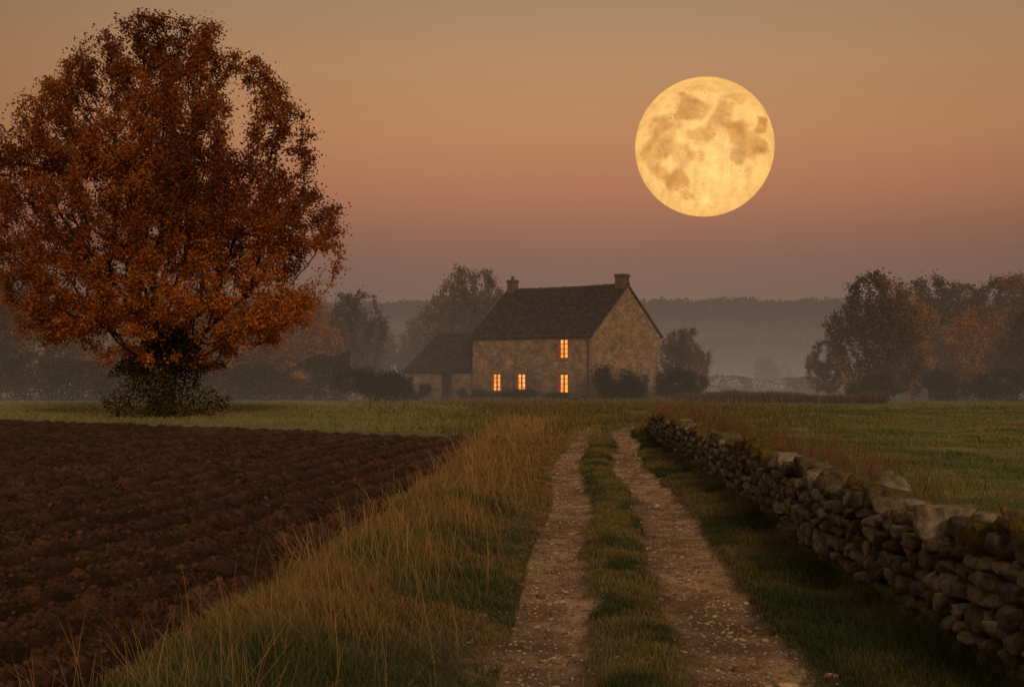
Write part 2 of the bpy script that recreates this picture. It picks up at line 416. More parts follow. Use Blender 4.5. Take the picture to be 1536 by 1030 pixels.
for side in (-1, 1):
    z0 = -0.02
    rowi = 0
    while z0 < 0.84:
        rh = rw.uniform(0.12, 0.19)
        s = rw.uniform(0, 0.2)
        while s < LEN:
            L_ = rw.uniform(0.16, 0.42)
            zc = z0+rh/2+0.022*math.sin(s*1.7+rowi*0.7)+0.010*rw.randn()
            if zc < wtop(s)-0.12:
                px, py = wpt(s+L_/2); a = float(wyaw(s+L_/2))
                off = side*(0.23-0.07*zc)+rw.uniform(-0.035, 0.035)
                C_.append((px+math.sin(a)*off, py-math.cos(a)*off, zc)); S_.append((L_*1.04, rw.uniform(0.22, 0.30), rh*rw.uniform(0.92, 1.15)))
                Y_.append(a+rw.randn()*0.08); CC.append(rw.rand()); CAP.append(0)
                if rw.rand() < 0.2:
                    C_.append((px+math.sin(a)*(off+side*.02), py-math.cos(a)*(off+side*.02), zc+rh*0.5)); S_.append((rw.uniform(.06, .12), .12, rw.uniform(.04, .07)))
                    Y_.append(a+rw.randn()*0.4); CC.append(rw.rand()); CAP.append(0)
            s += L_
        z0 += rh; rowi += 1
s = 0
while s < LEN:
    L_ = rw.uniform(0.24, 0.52); hh_ = wtop(s)
    px, py = wpt(s+L_/2); a = float(wyaw(s+L_/2)); t_ = rw.uniform(0.15, 0.28)
    C_.append((px+rw.randn()*0.03, py, hh_-0.07+rw.randn()*0.025)); S_.append((L_*1.03, rw.uniform(0.44, 0.58), t_)); Y_.append(a+rw.randn()*0.17)
    CC.append(rw.rand()); CAP.append(1)
    if rw.rand() < 0.25:
        C_.append((px+rw.randn()*0.1, py+0.1, hh_+0.04)); S_.append((rw.uniform(.15, .28), rw.uniform(.15, .25), rw.uniform(.08, .13))); Y_.append(rw.rand()*3); CC.append(rw.rand()); CAP.append(1)
    s += L_
C_ = np.array(C_); S_ = np.array(S_); CC = np.array(CC); CAP = np.array(CAP)
P, Fa, nt = rocks(C_, S_, np.array(Y_), 6, rw, tilt=0.08, round_=0.38, cuts=8, cutlo=0.68, rn=0.032)
bc = mix((0.115, 0.084, 0.055), (0.37, 0.295, 0.205), (CC[:, None])**1.5)
bc = np.repeat(bc, nt, 0); capv = np.repeat(CAP, nt); rel = (P[:, 2]-np.repeat(C_[:, 2], nt))/np.repeat(S_[:, 2], nt)
mossn = lambda px, py: sm(0.44, 0.56, fbm(px*1.3, py*1.1, 4, 131))
ms = mossn(P[:, 0], P[:, 1])*sm(-0.35, 0.15, rel)*capv+0.6*sm(0.50, 0.66, fbm(P[:, 1]*2.4, P[:, 2]*4, 3, 133))*sm(0.0, 0.45, rel)
ms = np.clip(ms, 0, 1)[:, None]
mosscol = mix((0.080, 0.060, 0.014), (0.22, 0.130, 0.036), fbm(P[:, 0]*7, P[:, 1]*7, 3, 135)[:, None])
wall_c = mix(bc, mosscol, ms)
P[:, 2] += ms[:, 0]*capv*0.06
wl = empty("dry_stone_wall", (float(kk[150]), float(yy[150]), 0), "weathered grey dry stone wall with mossy capstones", "wall")
def rel_(P): return P-np.array((kk[150], yy[150], 0.0))
mk("stones", rel_(P), Fa, M_stone, wall_c, smooth=True, parent=wl)
ss = np.linspace(0.1, LEN-0.1, 200); px, py = wpt(ss); aa = wyaw(ss); hcore = np.interp(py, WP[:, 1], WH)-0.18
vv = []
for o, t in ((-0.15, 0), (-0.13, 1), (0.13, 1), (0.15, 0)):
    vv.append(np.stack([px+np.sin(aa)*o, py-np.cos(aa)*o, hcore*t-0.05*(1-t)], 1))
vv = np.stack(vv, 1).reshape(-1, 3)
ff = []
for i in range(199):
    for k in range(3): ff.append((i*4+k, i*4+k+1, i*4+4+k+1, i*4+4+k))
mk("rubble_core", rel_(vv), ff, material("rubble", color=(0.02, 0.016, 0.012), noise=(20, 0.5, 1.5)), parent=wl)
# moss tufts on the capstones
n = 30000
s_ = R.rand(n)*LEN; px, py = wpt(s_); px = px+R.uniform(-0.22, 0.22, n); k = mossn(px, py) > 0.15+R.rand(n)*0.8
px, py, s_ = px[k], py[k], s_[k]; n = len(px)
ht = np.interp(py, WP[:, 1], WH)+0.05*np.sin(s_*1.3)+0.04*np.sin(s_*3.1)
hb = R.uniform(0.015, 0.04, n); a = R.rand(n)*6.28; w = wid(py, 0.9)
V3 = np.zeros((n, 3, 3)); zb = ht-0.01+0.04*fbm(px*6, py*6, 2, 141)
V3[:, 0] = np.stack([px-np.cos(a)*w, py-np.sin(a)*w, zb], 1); V3[:, 1] = np.stack([px+np.cos(a)*w, py+np.sin(a)*w, zb], 1)
V3[:, 2] = np.stack([px+R.randn(n)*0.02, py, zb+hb+0.015], 1)
cm = np.repeat(mix((0.080, 0.060, 0.016), (0.25, 0.15, 0.042), R.rand(n, 1)), 3, 0)
mo = mk("moss", rel_(V3.reshape(-1, 3)), np.arange(n*3).reshape(-1, 3), M_near, cm, parent=wl); tag(mo, kind="stuff")

# ------------------------------------------------------------ trees
def grow(A, trunk, step, di, dk, bias, rng, maxit=140):
    P = [np.array(p, float) for p in trunk]; par = [-1]+list(range(len(trunk)-1))
    PA = np.array(P)
    D = np.linalg.norm(A[:, None]-PA[None], axis=2); ni = D.argmin(1); nd = D.min(1)
    for it in range(maxit):
        if len(A) == 0: break
        m = nd < di
        if not m.any():
            m = nd < nd.min()*1.1
        u, inv = np.unique(ni[m], return_inverse=True)
        d = A[m]-PA[ni[m]]; d /= np.linalg.norm(d, axis=1)[:, None]+1e-9
        acc = np.zeros((len(u), 3)); np.add.at(acc, inv, d)
        acc /= np.linalg.norm(acc, axis=1)[:, None]+1e-9
        acc = acc+bias+rng.randn(len(u), 3)*0.14
        acc /= np.linalg.norm(acc, axis=1)[:, None]
        new = PA[u]+acc*step; b0 = len(PA)
        PA = np.vstack([PA, new]); par += list(u)
        Dn = np.linalg.norm(A[:, None]-new[None], axis=2); j = Dn.argmin(1); dm = Dn[np.arange(len(A)), j]
        up = dm < nd; ni[up] = b0+j[up]; nd[up] = dm[up]
        k = nd > dk; A = A[k]; ni = ni[k]; nd = nd[k]
    return PA, np.array(par)
def skeleton_mesh(P, par, r0, e, k=5):
    n = len(P); val = np.zeros(n)
    ch = np.zeros(n, int)
    for i in range(1, n): ch[par[i]] += 1
    val[ch == 0] = 1
    for i in range(n-1, 0, -1): val[par[i]] += val[i]
    r = r0*val**(1/e)
    i = np.arange(1, n); p = par[1:]
    d = P[i]-P[p]; d /= np.linalg.norm(d, axis=1)[:, None]+1e-9
    ref = np.where(np.abs(d[:, 2:3]) > 0.9, [[1., 0, 0]], [[0, 0, 1.]])
    a = np.cross(d, ref); a /= np.linalg.norm(a, axis=1)[:, None]; b = np.cross(d, a)
    ra = np.minimum(r[p], r[i]*1.3); rb = r[i]
    th = np.arange(k)*2*np.pi/k
    ring = a[:, None]*np.cos(th)[None, :, None]+b[:, None]*np.sin(th)[None, :, None]
    V = np.concatenate([P[p][:, None]+ring*ra[:, None, None], P[i][:, None]+ring*rb[:, None, None]+d[:, None]*(rb*0.3)[:, None, None]], 1)
    q = np.array([(j, (j+1) % k, k+(j+1) % k, k+j) for j in range(k)])
    F = (q[None]+(np.arange(n-1)*2*k)[:, None, None]).reshape(-1, 4)
    return V.reshape(-1, 3), F, val, r
def leafquads(C, size, rng, aspect=0.6, droop=0.0):
    n = len(C); a = rng.randn(n, 3); a[:, 2] -= droop; a /= np.linalg.norm(a, axis=1)[:, None]
    b = rng.randn(n, 3); b -= (a*b).sum(1)[:, None]*a; b /= np.linalg.norm(b, axis=1)[:, None]
    s = (size*rng.uniform(0.6, 1.35, n))[:, None]
    V = np.stack([C-a*s*0.5, C+b*s*aspect*0.5-a*s*0.05, C+a*s*0.5, C-b*s*aspect*0.5-a*s*0.05], 1)
    return V.reshape(-1, 3), np.arange(n*4).reshape(-1, 4)
def crown_points(n, prof, rng, lobes=0.13, gap=0.42, f=0.45, inner=0.5):
    zs = np.array([p[0] for p in prof]); rs = np.array([p[1] for p in prof])
    zz = rng.uniform(zs[0], zs[-1], n*10); rr = np.interp(zz, zs, rs)
    acc = rng.rand(len(zz)) < (rr/rs.max())**1.5; zz = zz[acc]; rr = rr[acc]
    ph = rng.rand(len(zz))*2*np.pi
    q1 = rng.rand()*6; q2 = rng.rand()*6
    lob = 1+lobes*(np.sin(3*ph+q1+zz*0.5)*0.6+np.sin(5*ph+q2-zz*0.9)*0.5)
    fr = rng.rand(len(zz))**inner
    P = np.stack([np.cos(ph)*rr*lob*fr, np.sin(ph)*rr*lob*fr, zz+rng.randn(len(zz))*0.15], 1)
    k = n3(P+50, f, int(q1*10)) > gap+0.06*rng.rand(len(P))
    P = P[k][:n]
    return P
def make_tree(prof, trunk_h, nattr, step, leafn, leafsize, spread, c1, c2, seed, r0=0.012, e=2.2, thr=6, gap=0.42, bias=(0, 0, 0.12), f=0.45, inner=0.5, zcol=None, lobes=0.13, lgap=0.47, dk=1.6):
    rng = np.random.RandomState(seed)
    A = crown_points(nattr, prof, rng, gap=gap, f=f, inner=inner, lobes=lobes)
    nt = max(3, int(trunk_h/step))
    tr = [(0.12*math.sin(i*0.5+seed)*i*step/3, 0.05*i*step*math.sin(seed), -0.1+i*step) for i in range(nt)]
    P, par = grow(A, tr, step, step*9, step*dk, np.array(bias), rng)
    V, F, val, r = skeleton_mesh(P, par, r0, e)
    zz = V[:, 2]; fl = 1+0.6*np.exp(-np.maximum(zz, 0)/0.5)
    m = (zz < 2) & (np.hypot(V[:, 0], V[:, 1]) < 1.2); V[m, 0] *= fl[m]; V[m, 1] *= fl[m]
    tips = P[val <= thr]; tips = tips[tips[:, 2] > prof[0][0]-0.8]
    src = tips[rng.randint(0, len(tips), leafn)]
    dens = n3(src+30, 0.8, seed); kk_ = dens+rng.rand(len(src))*0.3 > lgap
    src = src[kk_]
    C = src+rng.randn(len(src), 3)*spread*rng.uniform(0.3, 1.3, (len(src), 1))*np.array((1, 1, 0.75))
    LV, LF = leafquads(C, leafsize, rng, 0.7)
    t = np.clip((n3(C+10, 0.35, seed+3)-0.5)*3+0.5+rng.randn(len(C))*0.22, 0, 1)
    if zcol is not None: t = np.clip(t*0.6+zcol(C)*0.6-0.1, 0, 1)
    col = mix(c1, c2, t[:, None])*rng.uniform(0.6, 1.35, (len(C), 1))
    return (V, F), (LV, LF, np.repeat(col, 4, 0))

# the big autumn tree
prof = [(2.2, 2.6), (2.9, 4.4), (4.0, 6.4), (5.6, 7.8), (8.0, 8.2), (10.3, 8.4), (12.3, 8.0), (14.3, 7.2), (16.4, 5.9), (17.9, 4.4), (18.9, 3.0), (19.4, 1.6)]
(bV, bF), (lV, lF, lC) = make_tree(prof, 3.4, 5200, 0.34, 230000, 0.145, 0.27, (0.17, 0.048, 0.018), (0.56, 0.185, 0.035), 12,
    r0=0.0118, e=2.10, thr=5, gap=0.443, zcol=lambda C: 1-sm(1, 14, C[:, 2]), lobes=0.10, f=0.62, bias=(0, 0, 0.22), inner=0.45, lgap=0.48)
TREE = (-17.0, 70, 0)
t = empty("tree", TREE, "large rust-orange autumn tree at the ploughed field edge", "tree")
mk("trunk", bV, bF, M_bark, parent=t)
mk("crown", lV, lF, M_nleaf, lC, parent=t)
# ivy round the trunk
rng = np.random.RandomState(4)
n = 32000; ph = rng.rand(n)*6.28; zz = rng.rand(n)**0.8*5.0
rr = np.interp(zz, [0, 0.6, 1.8, 3.2, 4.2, 5.0], [2.3, 2.5, 2.3, 1.8, 1.2, 0.6])*(1+0.22*np.sin(2*ph+zz)+0.12*np.sin(5*ph+2*zz))*rng.rand(n)**0.4
Ci = np.stack([np.cos(ph)*rr, np.sin(ph)*rr, zz+0.05], 1)
k = n3(Ci+20, 1.1, 3) > 0.42+0.1*rng.rand(n); Ci = Ci[k]
iv, if_ = leafquads(Ci, 0.13, rng, 0.8); ic = mix((0.030, 0.034, 0.011), (0.18, 0.12, 0.028), (rng.rand(len(Ci), 1)**1.7))
mk("ivy", iv, if_, M_nleaf, np.repeat(ic, 4, 0), parent=t)

# hedgerow tree kinds, built once each
kinds = []
kinds.append(make_tree([(0.6, 2.6), (2.5, 3.8), (5, 4.2), (7.5, 3.8), (9.2, 2.5), (10, 1.0)], 1.5, 1100, 0.34, 34000, 0.20, 0.30, (0.095, 0.060, 0.020), (0.30, 0.150, 0.038), 21, thr=6, gap=0.40, lgap=0.42))
kinds.append(make_tree([(1.2, 2.0), (3.5, 3.6), (6, 4.0), (8.5, 3.2), (10, 1.2)], 2.0, 900, 0.36, 22000, 0.19, 0.28, (0.10, 0.060, 0.026), (0.27, 0.13, 0.045), 22, thr=5, gap=0.41, lgap=0.43))
kinds.append(make_tree([(0.4, 2.4), (2.0, 3.6), (4.5, 4.0), (7.0, 3.4), (9, 2.0), (10, 0.8)], 1.2, 1000, 0.35, 30000, 0.20, 0.30, (0.18, 0.08, 0.020), (0.48, 0.21, 0.040), 23, thr=6, gap=0.40, lgap=0.42))
kinds.append(make_tree([(1.2, 1.6), (4, 2.6), (7, 3.1), (9, 2.3), (10, 1.0)], 2.0, 620, 0.35, 15000, 0.18, 0.26, (0.09, 0.058, 0.026), (0.23, 0.125, 0.045), 27, thr=5, gap=0.41))
protos = []
tdef = [
 (-40.5, 118, 11.0, 0, 1.0), (-46, 112, 9.5, 2, 1.0), (-35.5, 124, 9.0, 2, 1.0), (-31, 122, 8.0, 2, 1.1), (-27, 126, 9.0, 0, .9), (-22.5, 122, 7.8, 2, 1.1),
 (-18.6, 124, 9.2, 2, 1.0), (-14.0, 128, 9.6, 3, 1.0), (-10, 150, 7.2, 1, 0.8), (-4.4, 134, 12.4, 0, 0.85), (-8.2, 140, 8.4, 1, 0.9), (-16, 146, 9.0, 0, 1.2), (-20.5, 138, 9.6, 1, 1.1),
 (14.9, 124, 6.2, 0, 0.95), (29.8, 115, 10.5, 0, 0.95), (34.4, 122, 8.6, 2, 1.0), (37.0, 126, 10.8, 3, 1.1), (39.2, 119, 7.8, 2, 1.1), (43.5, 124, 10.8, 1, 1.0),
 (42.4, 114, 7.6, 0, 1.0), (47, 122, 11.2, 0, 1.0), (26.2, 118, 5.0, 1, 1.0), (40.5, 226, 5.0, 0, 1.0), (44.0, 230, 3.8, 2, 1.0), (51, 140, 11.5, 3, 1.4), (-50, 130, 12, 1, 1.1), (-24, 150, 10.2, 3, 1.3), (40.5, 130, 10.6, 0, 0.9)]
labs = ["bushy olive-brown hedgerow tree in the mist", "thinly leaved brown tree rising from the mist", "rounded ochre autumn tree in the hedgerow", "slender half-bare tree fading into the mist"]
rt = np.random.RandomState(9)
for (X, Y, h, kd, wz) in tdef:
    e = empty("tree", (X, Y, 0), labs[kd], "tree", "misty hedgerow trees around the farmhouse")
    s = h/10.0; e.scale = (s*wz, s*wz, s); e.rotation_euler = (0, 0, rt.rand()*6.28)
    if len([p for p in protos if p[0] == kd]) == 0:
        (a, b), (cV, cF, cC) = kinds[kd]
        tr = mk("trunk", a, b, M_bark, parent=e); cr = mk("crown", cV, cF, M_leaf, cC, parent=e)
        protos.append((kd, tr, cr))
    else:
        _, tr, cr = [p for p in protos if p[0] == kd][0]
        for o in (tr, cr):
            q = o.copy(); q.parent = e; COL.objects.link(q)

# bushes
def bush(loc, w, d, h, seed, c1, c2, label, n=9000, size=0.14):
    rng = np.random.RandomState(seed)
    L = 7; cen = np.stack([rng.uniform(-.32, .32, L)*w, rng.uniform(-.3, .3, L)*d, rng.uniform(.25, .62, L)*h], 1); rad = rng.uniform(.22, .36, L)
    k = rng.randint(0, L, n); v = rng.randn(n, 3); v /= np.linalg.norm(v, axis=1)[:, None]; v *= (rng.rand(n)**0.3)[:, None]*(1+0.18*rng.randn(n, 1))
    P = cen[k]+v*rad[k][:, None]*np.array((w, d, h*1.1))
    P = P[P[:, 2] > 0.0]
    P = P[n3(P+40, 1.5, seed) > 0.36+0.1*rng.rand(len(P))]
    V, F = leafquads(P, size, rng, 0.7)
    cl = mix(c1, c2, (rng.rand(len(P), 1)**1.5))
    e = empty("bush", loc, label, "bush")
    mk("foliage", V, F, M_leaf, np.repeat(cl, 4, 0), parent=e)
    m = 26; b0 = rng.randn(m, 3)*np.array((w*.08, d*.08, 0)); tp = P[rng.randint(0, len(P), m)]
    Pn = []
    for i in range(m):
        Pn += [b0[i], b0[i]*0.6+tp[i]*0.4+np.array((0, 0, 0.1)), tp[i]]
    Pn = np.array(Pn)
    vs = []; fs = []
    for i in range(m):
        for a in (0, 1):
            p, q = Pn[i*3+a], Pn[i*3+a+1]; r1, r2 = (0.03, 0.02) if a == 0 else (0.02, 0.008); b_ = len(vs)
            for (pt, rr_) in ((p, r1), (q, r2)):
                for kx in range(4): vs.append(pt+np.array((math.cos(kx*1.57)*rr_, math.sin(kx*1.57)*rr_, 0)))
            for kx in range(4): fs.append((b_+kx, b_+(kx+1) % 4, b_+4+(kx+1) % 4, b_+4+kx))
    mk("stem", np.array(vs), fs, M_bark, parent=e)
DK1, DK2 = (0.022, 0.027, 0.011), (0.080, 0.070, 0.024)
bush((7.6, 104.8, 0), 3.6, 2.6, 3.2, 31, DK1, DK2, "dark green bush against the stone gable", n=16000, size=0.11)
bush((-10.4, 106, 0), 5.6, 3.0, 2.9, 32, DK1, DK2, "dark green bush beside the outbuilding", n=20000, size=0.12)
bush((-7.4, 110.5, 0), 2.6, 2.0, 2.2, 33, DK1, DK2, "small dark bush beside the outbuilding", n=6000)
bush((12.6, 109, 0), 3.0, 2.4, 3.0, 34, DK1, DK2, "dark shrub at the back corner of the farmhouse", n=9000)
bush((14.3, 111.5, 0), 2.6, 2.4, 2.6, 35, (0.04, 0.032, 0.015), (0.13, 0.085, 0.035), "brownish shrub near the farmhouse gable", n=8000)
bush((4.0, 105.4, 0), 3.4, 1.3, 1.1, 36, DK1, (0.10, 0.08, 0.028), "low dark plants along the farmhouse front", n=6000, size=0.10)
bush((0.2, 108.6, 0), 4.0, 1.3, 1.1, 37, DK1, (0.10, 0.08, 0.028), "low dark plants along the farmhouse front", n=6000, size=0.10)
bush((-3.0, 111.5, 0), 3.4, 1.3, 1.1, 38, DK1, (0.10, 0.08, 0.028), "low dark plants along the farmhouse front", n=6000, size=0.10)
bush((28.6, 111, 0), 5.0, 2.5, 2.3, 39, DK1, DK2, "dark shrub beneath the hedgerow trees", n=9000, size=0.17)
bush((34.2, 112, 0), 5.4, 2.8, 2.9, 40, DK1, DK2, "dark shrub beneath the hedgerow trees", n=9000, size=0.17)
bush((39.0, 111, 0), 5.4, 2.8, 3.2, 41, DK1, DK2, "dark shrub beneath the hedgerow trees", n=9000, size=0.17)
bush((43.4, 112, 0), 5.4, 2.8, 3.0, 42, DK1, DK2, "dark shrub beneath the hedgerow trees", n=9000, size=0.17)

def hedge(name, x0, x1, yc, h, n, seed, c1, c2, size, label):
    rng = np.random.RandomState(seed)
    x = rng.uniform(x0, x1, n); hh = h*(0.45+1.1*fbm(x*0.22, x*0+seed, 4, seed)); z = rng.rand(n)**0.8*hh
    yv = yc+rng.randn(n)*1.2*(1-0.4*z/h)
    P = np.stack([x, yv, z], 1); P = P[n3(P+60, 0.9, seed) > 0.38+0.1*rng.rand(n)]
    V, F = leafquads(P, size, rng, 0.7); cl = mix(c1, c2, rng.rand(len(P), 1)**1.5)
    return tag(mk(name, V, F, M_leaf, np.repeat(cl, 4, 0)), label, "hedge")
hedge("hedge", -52, -13, 114, 3.4, 64000, 51, (0.030, 0.028, 0.013), (0.15, 0.088, 0.030), 0.19, "long dark overgrown hedge behind the pasture")
hedge("hedge", 13, 60, 150, 1.6, 26000, 52, (0.030, 0.030, 0.013), (0.09, 0.07, 0.026), 0.22, "low hedge across the misty field")
hedge("hedge", -30, 0, 142, 4.6, 30000, 53, (0.030, 0.028, 0.013), (0.14, 0.085, 0.030), 0.24, "misty hedge behind the outbuilding")

def woodland(yc, x0, x1, h, n, seed, size, base=0.0, dep=10):
    rng = np.random.RandomState(seed)
    x = rng.uniform(x0, x1, n)
    prof = h*(0.5+0.75*fbm(x/(h*2.2), x*0+seed, 4, seed)+0.12*np.abs(np.sin(x/(h*0.35)+3*fbm(x/20, x*0, 2, seed))))
    z = base+prof*rng.rand(n)**0.6; P = np.stack([x, yc+rng.randn(n)*dep*0.4, z], 1)
    V, F = leafquads(P, size, rng, 0.8)
    cl = mix((0.04, 0.032, 0.016), (0.11, 0.075, 0.03), rng.rand(len(P), 1))
    return tag(mk("woodland", V, F, M_leaf, np.repeat(cl, 4, 0)), "distant wood fading into the mist", "woodland", kind="stuff")
woodland(300, -150, 150, 10, 50000, 61, 0.7)
woodland(430, -220, 220, 17, 50000, 62, 1.0, dep=20)
woodland(648, -330, 330, 9, 40000, 63, 1.5, base=23, dep=30)
woodland(962, -430, 430, 13, 44000, 64, 1.9, base=39, dep=40)

def hill(yc, h, seed, dep, xs, cg):
    nx, ny = 1100, 26
    xx = np.linspace(-xs, xs, nx); tt = np.linspace(0, 1, ny)
    Xh, Th = np.meshgrid(xx, tt, indexing='ij')
    Yh = yc-dep+Th*dep*1.6
    hz = h*(0.80+0.40*fbm(Xh/260, Th*0+seed, 3, seed))*np.sin(np.clip(Th/1.25, 0, 1)*np.pi/2*1.25)
    hz = hz+sm(0.15, 0.4, Th)*(fbm(Xh/8, Yh/8, 4, seed+3)-0.3)*7
    hz[:, 0] = -1
    ii = np.arange(nx*ny).reshape(nx, ny)
    F = np.stack([ii[:-1, :-1].ravel(), ii[1:, :-1].ravel(), ii[1:, 1:].ravel(), ii[:-1, 1:].ravel()], 1)
    V = np.stack([Xh.ravel(), Yh.ravel(), hz.ravel()], 1)
    cc = np.tile(np.array([cg]), (len(V), 1))*(0.6+0.8*fbm(V[:, 0]/14, V[:, 1]/14, 3, seed)[:, None])
    tag(mk("hills", V, F, M_wood, cc, smooth=True), kind="structure")
hill(640, 28, 5, 160, 420, (0.050, 0.036, 0.022))
hill(960, 45, 8, 220, 620, (0.045, 0.034, 0.022))

# ------------------------------------------------------------ farmhouse
def stone_wall_mat():
    mt = material("old_rendered_stone", color=(0.33, 0.215, 0.125), noise=(1.6, 0.5, 1.3), bump=(7, 1.0, 0.10), spec=0.1)
    N = mt.node_tree.nodes; L = mt.node_tree.links
    bs = N['Principled BSDF']; src = bs.inputs['Base Color'].links[0].from_socket
    geo = [n for n in N if n.type == 'NEW_GEOMETRY'][0]
    vo = N.new('ShaderNodeTexVoronoi'); vo.inputs['Scale'].default_value = 2.6
    mp = N.new('ShaderNodeMapping'); mp.inputs['Scale'].default_value = (1, 1, 1.9)
    L.new(geo.outputs['Position'], mp.inputs[0]); L.new(mp.outputs[0], vo.inputs['Vector'])
    no = N.new('ShaderNodeTexNoise'); no.inputs['Scale'].default_value = 3.2; no.inputs['Detail'].default_value = 8; L.new(geo.outputs['Position'], no.inputs['Vector'])
    mr = N.new('ShaderNodeMapRange'); mr.inputs[1].default_value = 0.40; mr.inputs[2].default_value = 0.56; L.new(no.outputs[0], mr.inputs[0])
    mr2 = N.new('ShaderNodeMapRange'); mr2.inputs[1].default_value = 0; mr2.inputs[2].default_value = 1; mr2.inputs[3].default_value = 0.45; mr2.inputs[4].default_value = 1.3
    sepc = N.new('ShaderNodeSeparateColor'); L.new(vo.outputs['Color'], sepc.inputs[0]); L.new(sepc.outputs[0], mr2.inputs[0])
    v1 = N.new('ShaderNodeVectorMath'); v1.operation = 'SCALE'; L.new(src, v1.inputs[0]); L.new(mr2.outputs[0], v1.inputs['Scale'])
    mx = N.new('ShaderNodeMix'); mx.data_type = 'RGBA'; L.new(mr.outputs[0], mx.inputs[0]); L.new(src, mx.inputs[6]); L.new(v1.outputs[0], mx.inputs[7])
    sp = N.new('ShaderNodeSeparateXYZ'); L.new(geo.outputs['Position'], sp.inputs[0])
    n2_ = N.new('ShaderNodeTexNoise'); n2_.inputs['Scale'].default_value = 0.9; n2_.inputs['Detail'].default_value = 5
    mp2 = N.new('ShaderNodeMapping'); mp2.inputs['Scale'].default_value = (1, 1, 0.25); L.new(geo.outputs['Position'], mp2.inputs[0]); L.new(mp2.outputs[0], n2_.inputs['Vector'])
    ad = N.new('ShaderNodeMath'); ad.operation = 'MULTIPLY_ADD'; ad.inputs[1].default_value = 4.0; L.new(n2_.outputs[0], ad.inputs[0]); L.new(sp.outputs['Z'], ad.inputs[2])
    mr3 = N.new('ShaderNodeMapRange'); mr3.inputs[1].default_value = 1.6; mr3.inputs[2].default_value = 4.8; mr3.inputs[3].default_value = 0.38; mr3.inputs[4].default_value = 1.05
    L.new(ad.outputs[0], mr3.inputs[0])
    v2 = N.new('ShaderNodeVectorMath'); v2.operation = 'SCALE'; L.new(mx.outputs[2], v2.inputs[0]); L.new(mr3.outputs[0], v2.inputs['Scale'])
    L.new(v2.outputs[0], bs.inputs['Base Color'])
    return mt
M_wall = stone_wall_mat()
M_tile = material("roof_tile", attr=True, noise=(5, 0.6, 1.4), bump=(20, 0.5, 0.02), spec=0.1)
M_frame = material("glow_tinted_frame", color=(0.40, 0.10, 0.03), noise=(12, 0.7, 1.2))  # red-brown wood, with the orange window glow put into its colour
M_trim = material("dressed_stone", color=(0.28, 0.19, 0.115), noise=(6, 0.6, 1.2), bump=(12, 0.4, 0.02))
M_brick = material("chimney_brick", color=(0.13, 0.075, 0.048), noise=(4, 0.6, 1.3), bump=(14, 0.6, 0.03))
M_doorw = material("dark_door_wood", color=(0.035, 0.025, 0.018), noise=(10, 0.6, 1.4))
M_pipe = material("zinc_pipe", color=(0.07, 0.06, 0.05), rough=0.5)
def lamp_mat():
    mt = bpy.data.materials.new("lamplit_pane"); mt.use_nodes = True; N = mt.node_tree.nodes; L = mt.node_tree.links
    N.remove(N['Principled BSDF']); em = N.new('ShaderNodeEmission'); geo = N.new('ShaderNodeNewGeometry')
    no = N.new('ShaderNodeTexNoise'); no.inputs['Scale'].default_value = 1.7; L.new(geo.outputs['Position'], no.inputs['Vector'])
    cr = N.new('ShaderNodeValToRGB'); cr.color_ramp.elements[0].position = 0.3; cr.color_ramp.elements[0].color = (0.85, 0.22, 0.03, 1)
    cr.color_ramp.elements[1].position = 0.65; cr.color_ramp.elements[1].color = (1.0, 0.50, 0.13, 1)
    L.new(no.outputs[0], cr.inputs[0]); L.new(cr.outputs[0], em.inputs[0]); em.inputs[1].default_value = 1.25
    L.new(em.outputs[0], N['Material Output'].inputs[0]); return mt
M_lamp = lamp_mat()

TH = math.radians(40); CU = np.array((-math.cos(TH), math.sin(TH), 0)); CV = np.array((math.sin(TH), math.cos(TH), 0))
P0 = np.array((6.02, 107.0, 0.0)); LH, WD, EH, RH = 12.0, 9.1, 5.2, 9.0
def T(p): p = np.asarray(p, float); return p[..., 0:1]*CU+p[..., 1:2]*CV+p[..., 2:3]*np.array((0, 0, 1.))
class B:
    def __init__(s): s.v = []; s.f = []; s.n = []; s.c = []
    def poly(s, pts, col=(1, 1, 1)):
        b = len(s.v); s.v += [tuple(p) for p in pts]; s.f += list(range(b, b+len(pts)))[::-1]; s.n.append(len(pts)); s.c += [col]*len(pts)
    def box(s, a, b, col=(1, 1, 1)):
        (x0, y0, z0), (x1, y1, z1) = a, b
        q = [(x0, y0, z0), (x1, y0, z0), (x1, y1, z0), (x0, y1, z0), (x0, y0, z1), (x1, y0, z1), (x1, y1, z1), (x0, y1, z1)]
        for f in ((3, 2, 1, 0), (4, 5, 6, 7), (0, 1, 5, 4), (1, 2, 6, 5), (2, 3, 7, 6), (3, 0, 4, 7)): s.poly([q[i] for i in f], col)
    def make(s, name, mat, parent, org=(0, 0, 0)):
        V = T(np.array(s.v)-np.array(org))
        return mk(name, V, s.f, mat, np.array(s.c), sizes=np.array(s.n, np.int32), parent=parent, loc=tuple(T(np.array(org))) if parent is not None else (0, 0, 0))
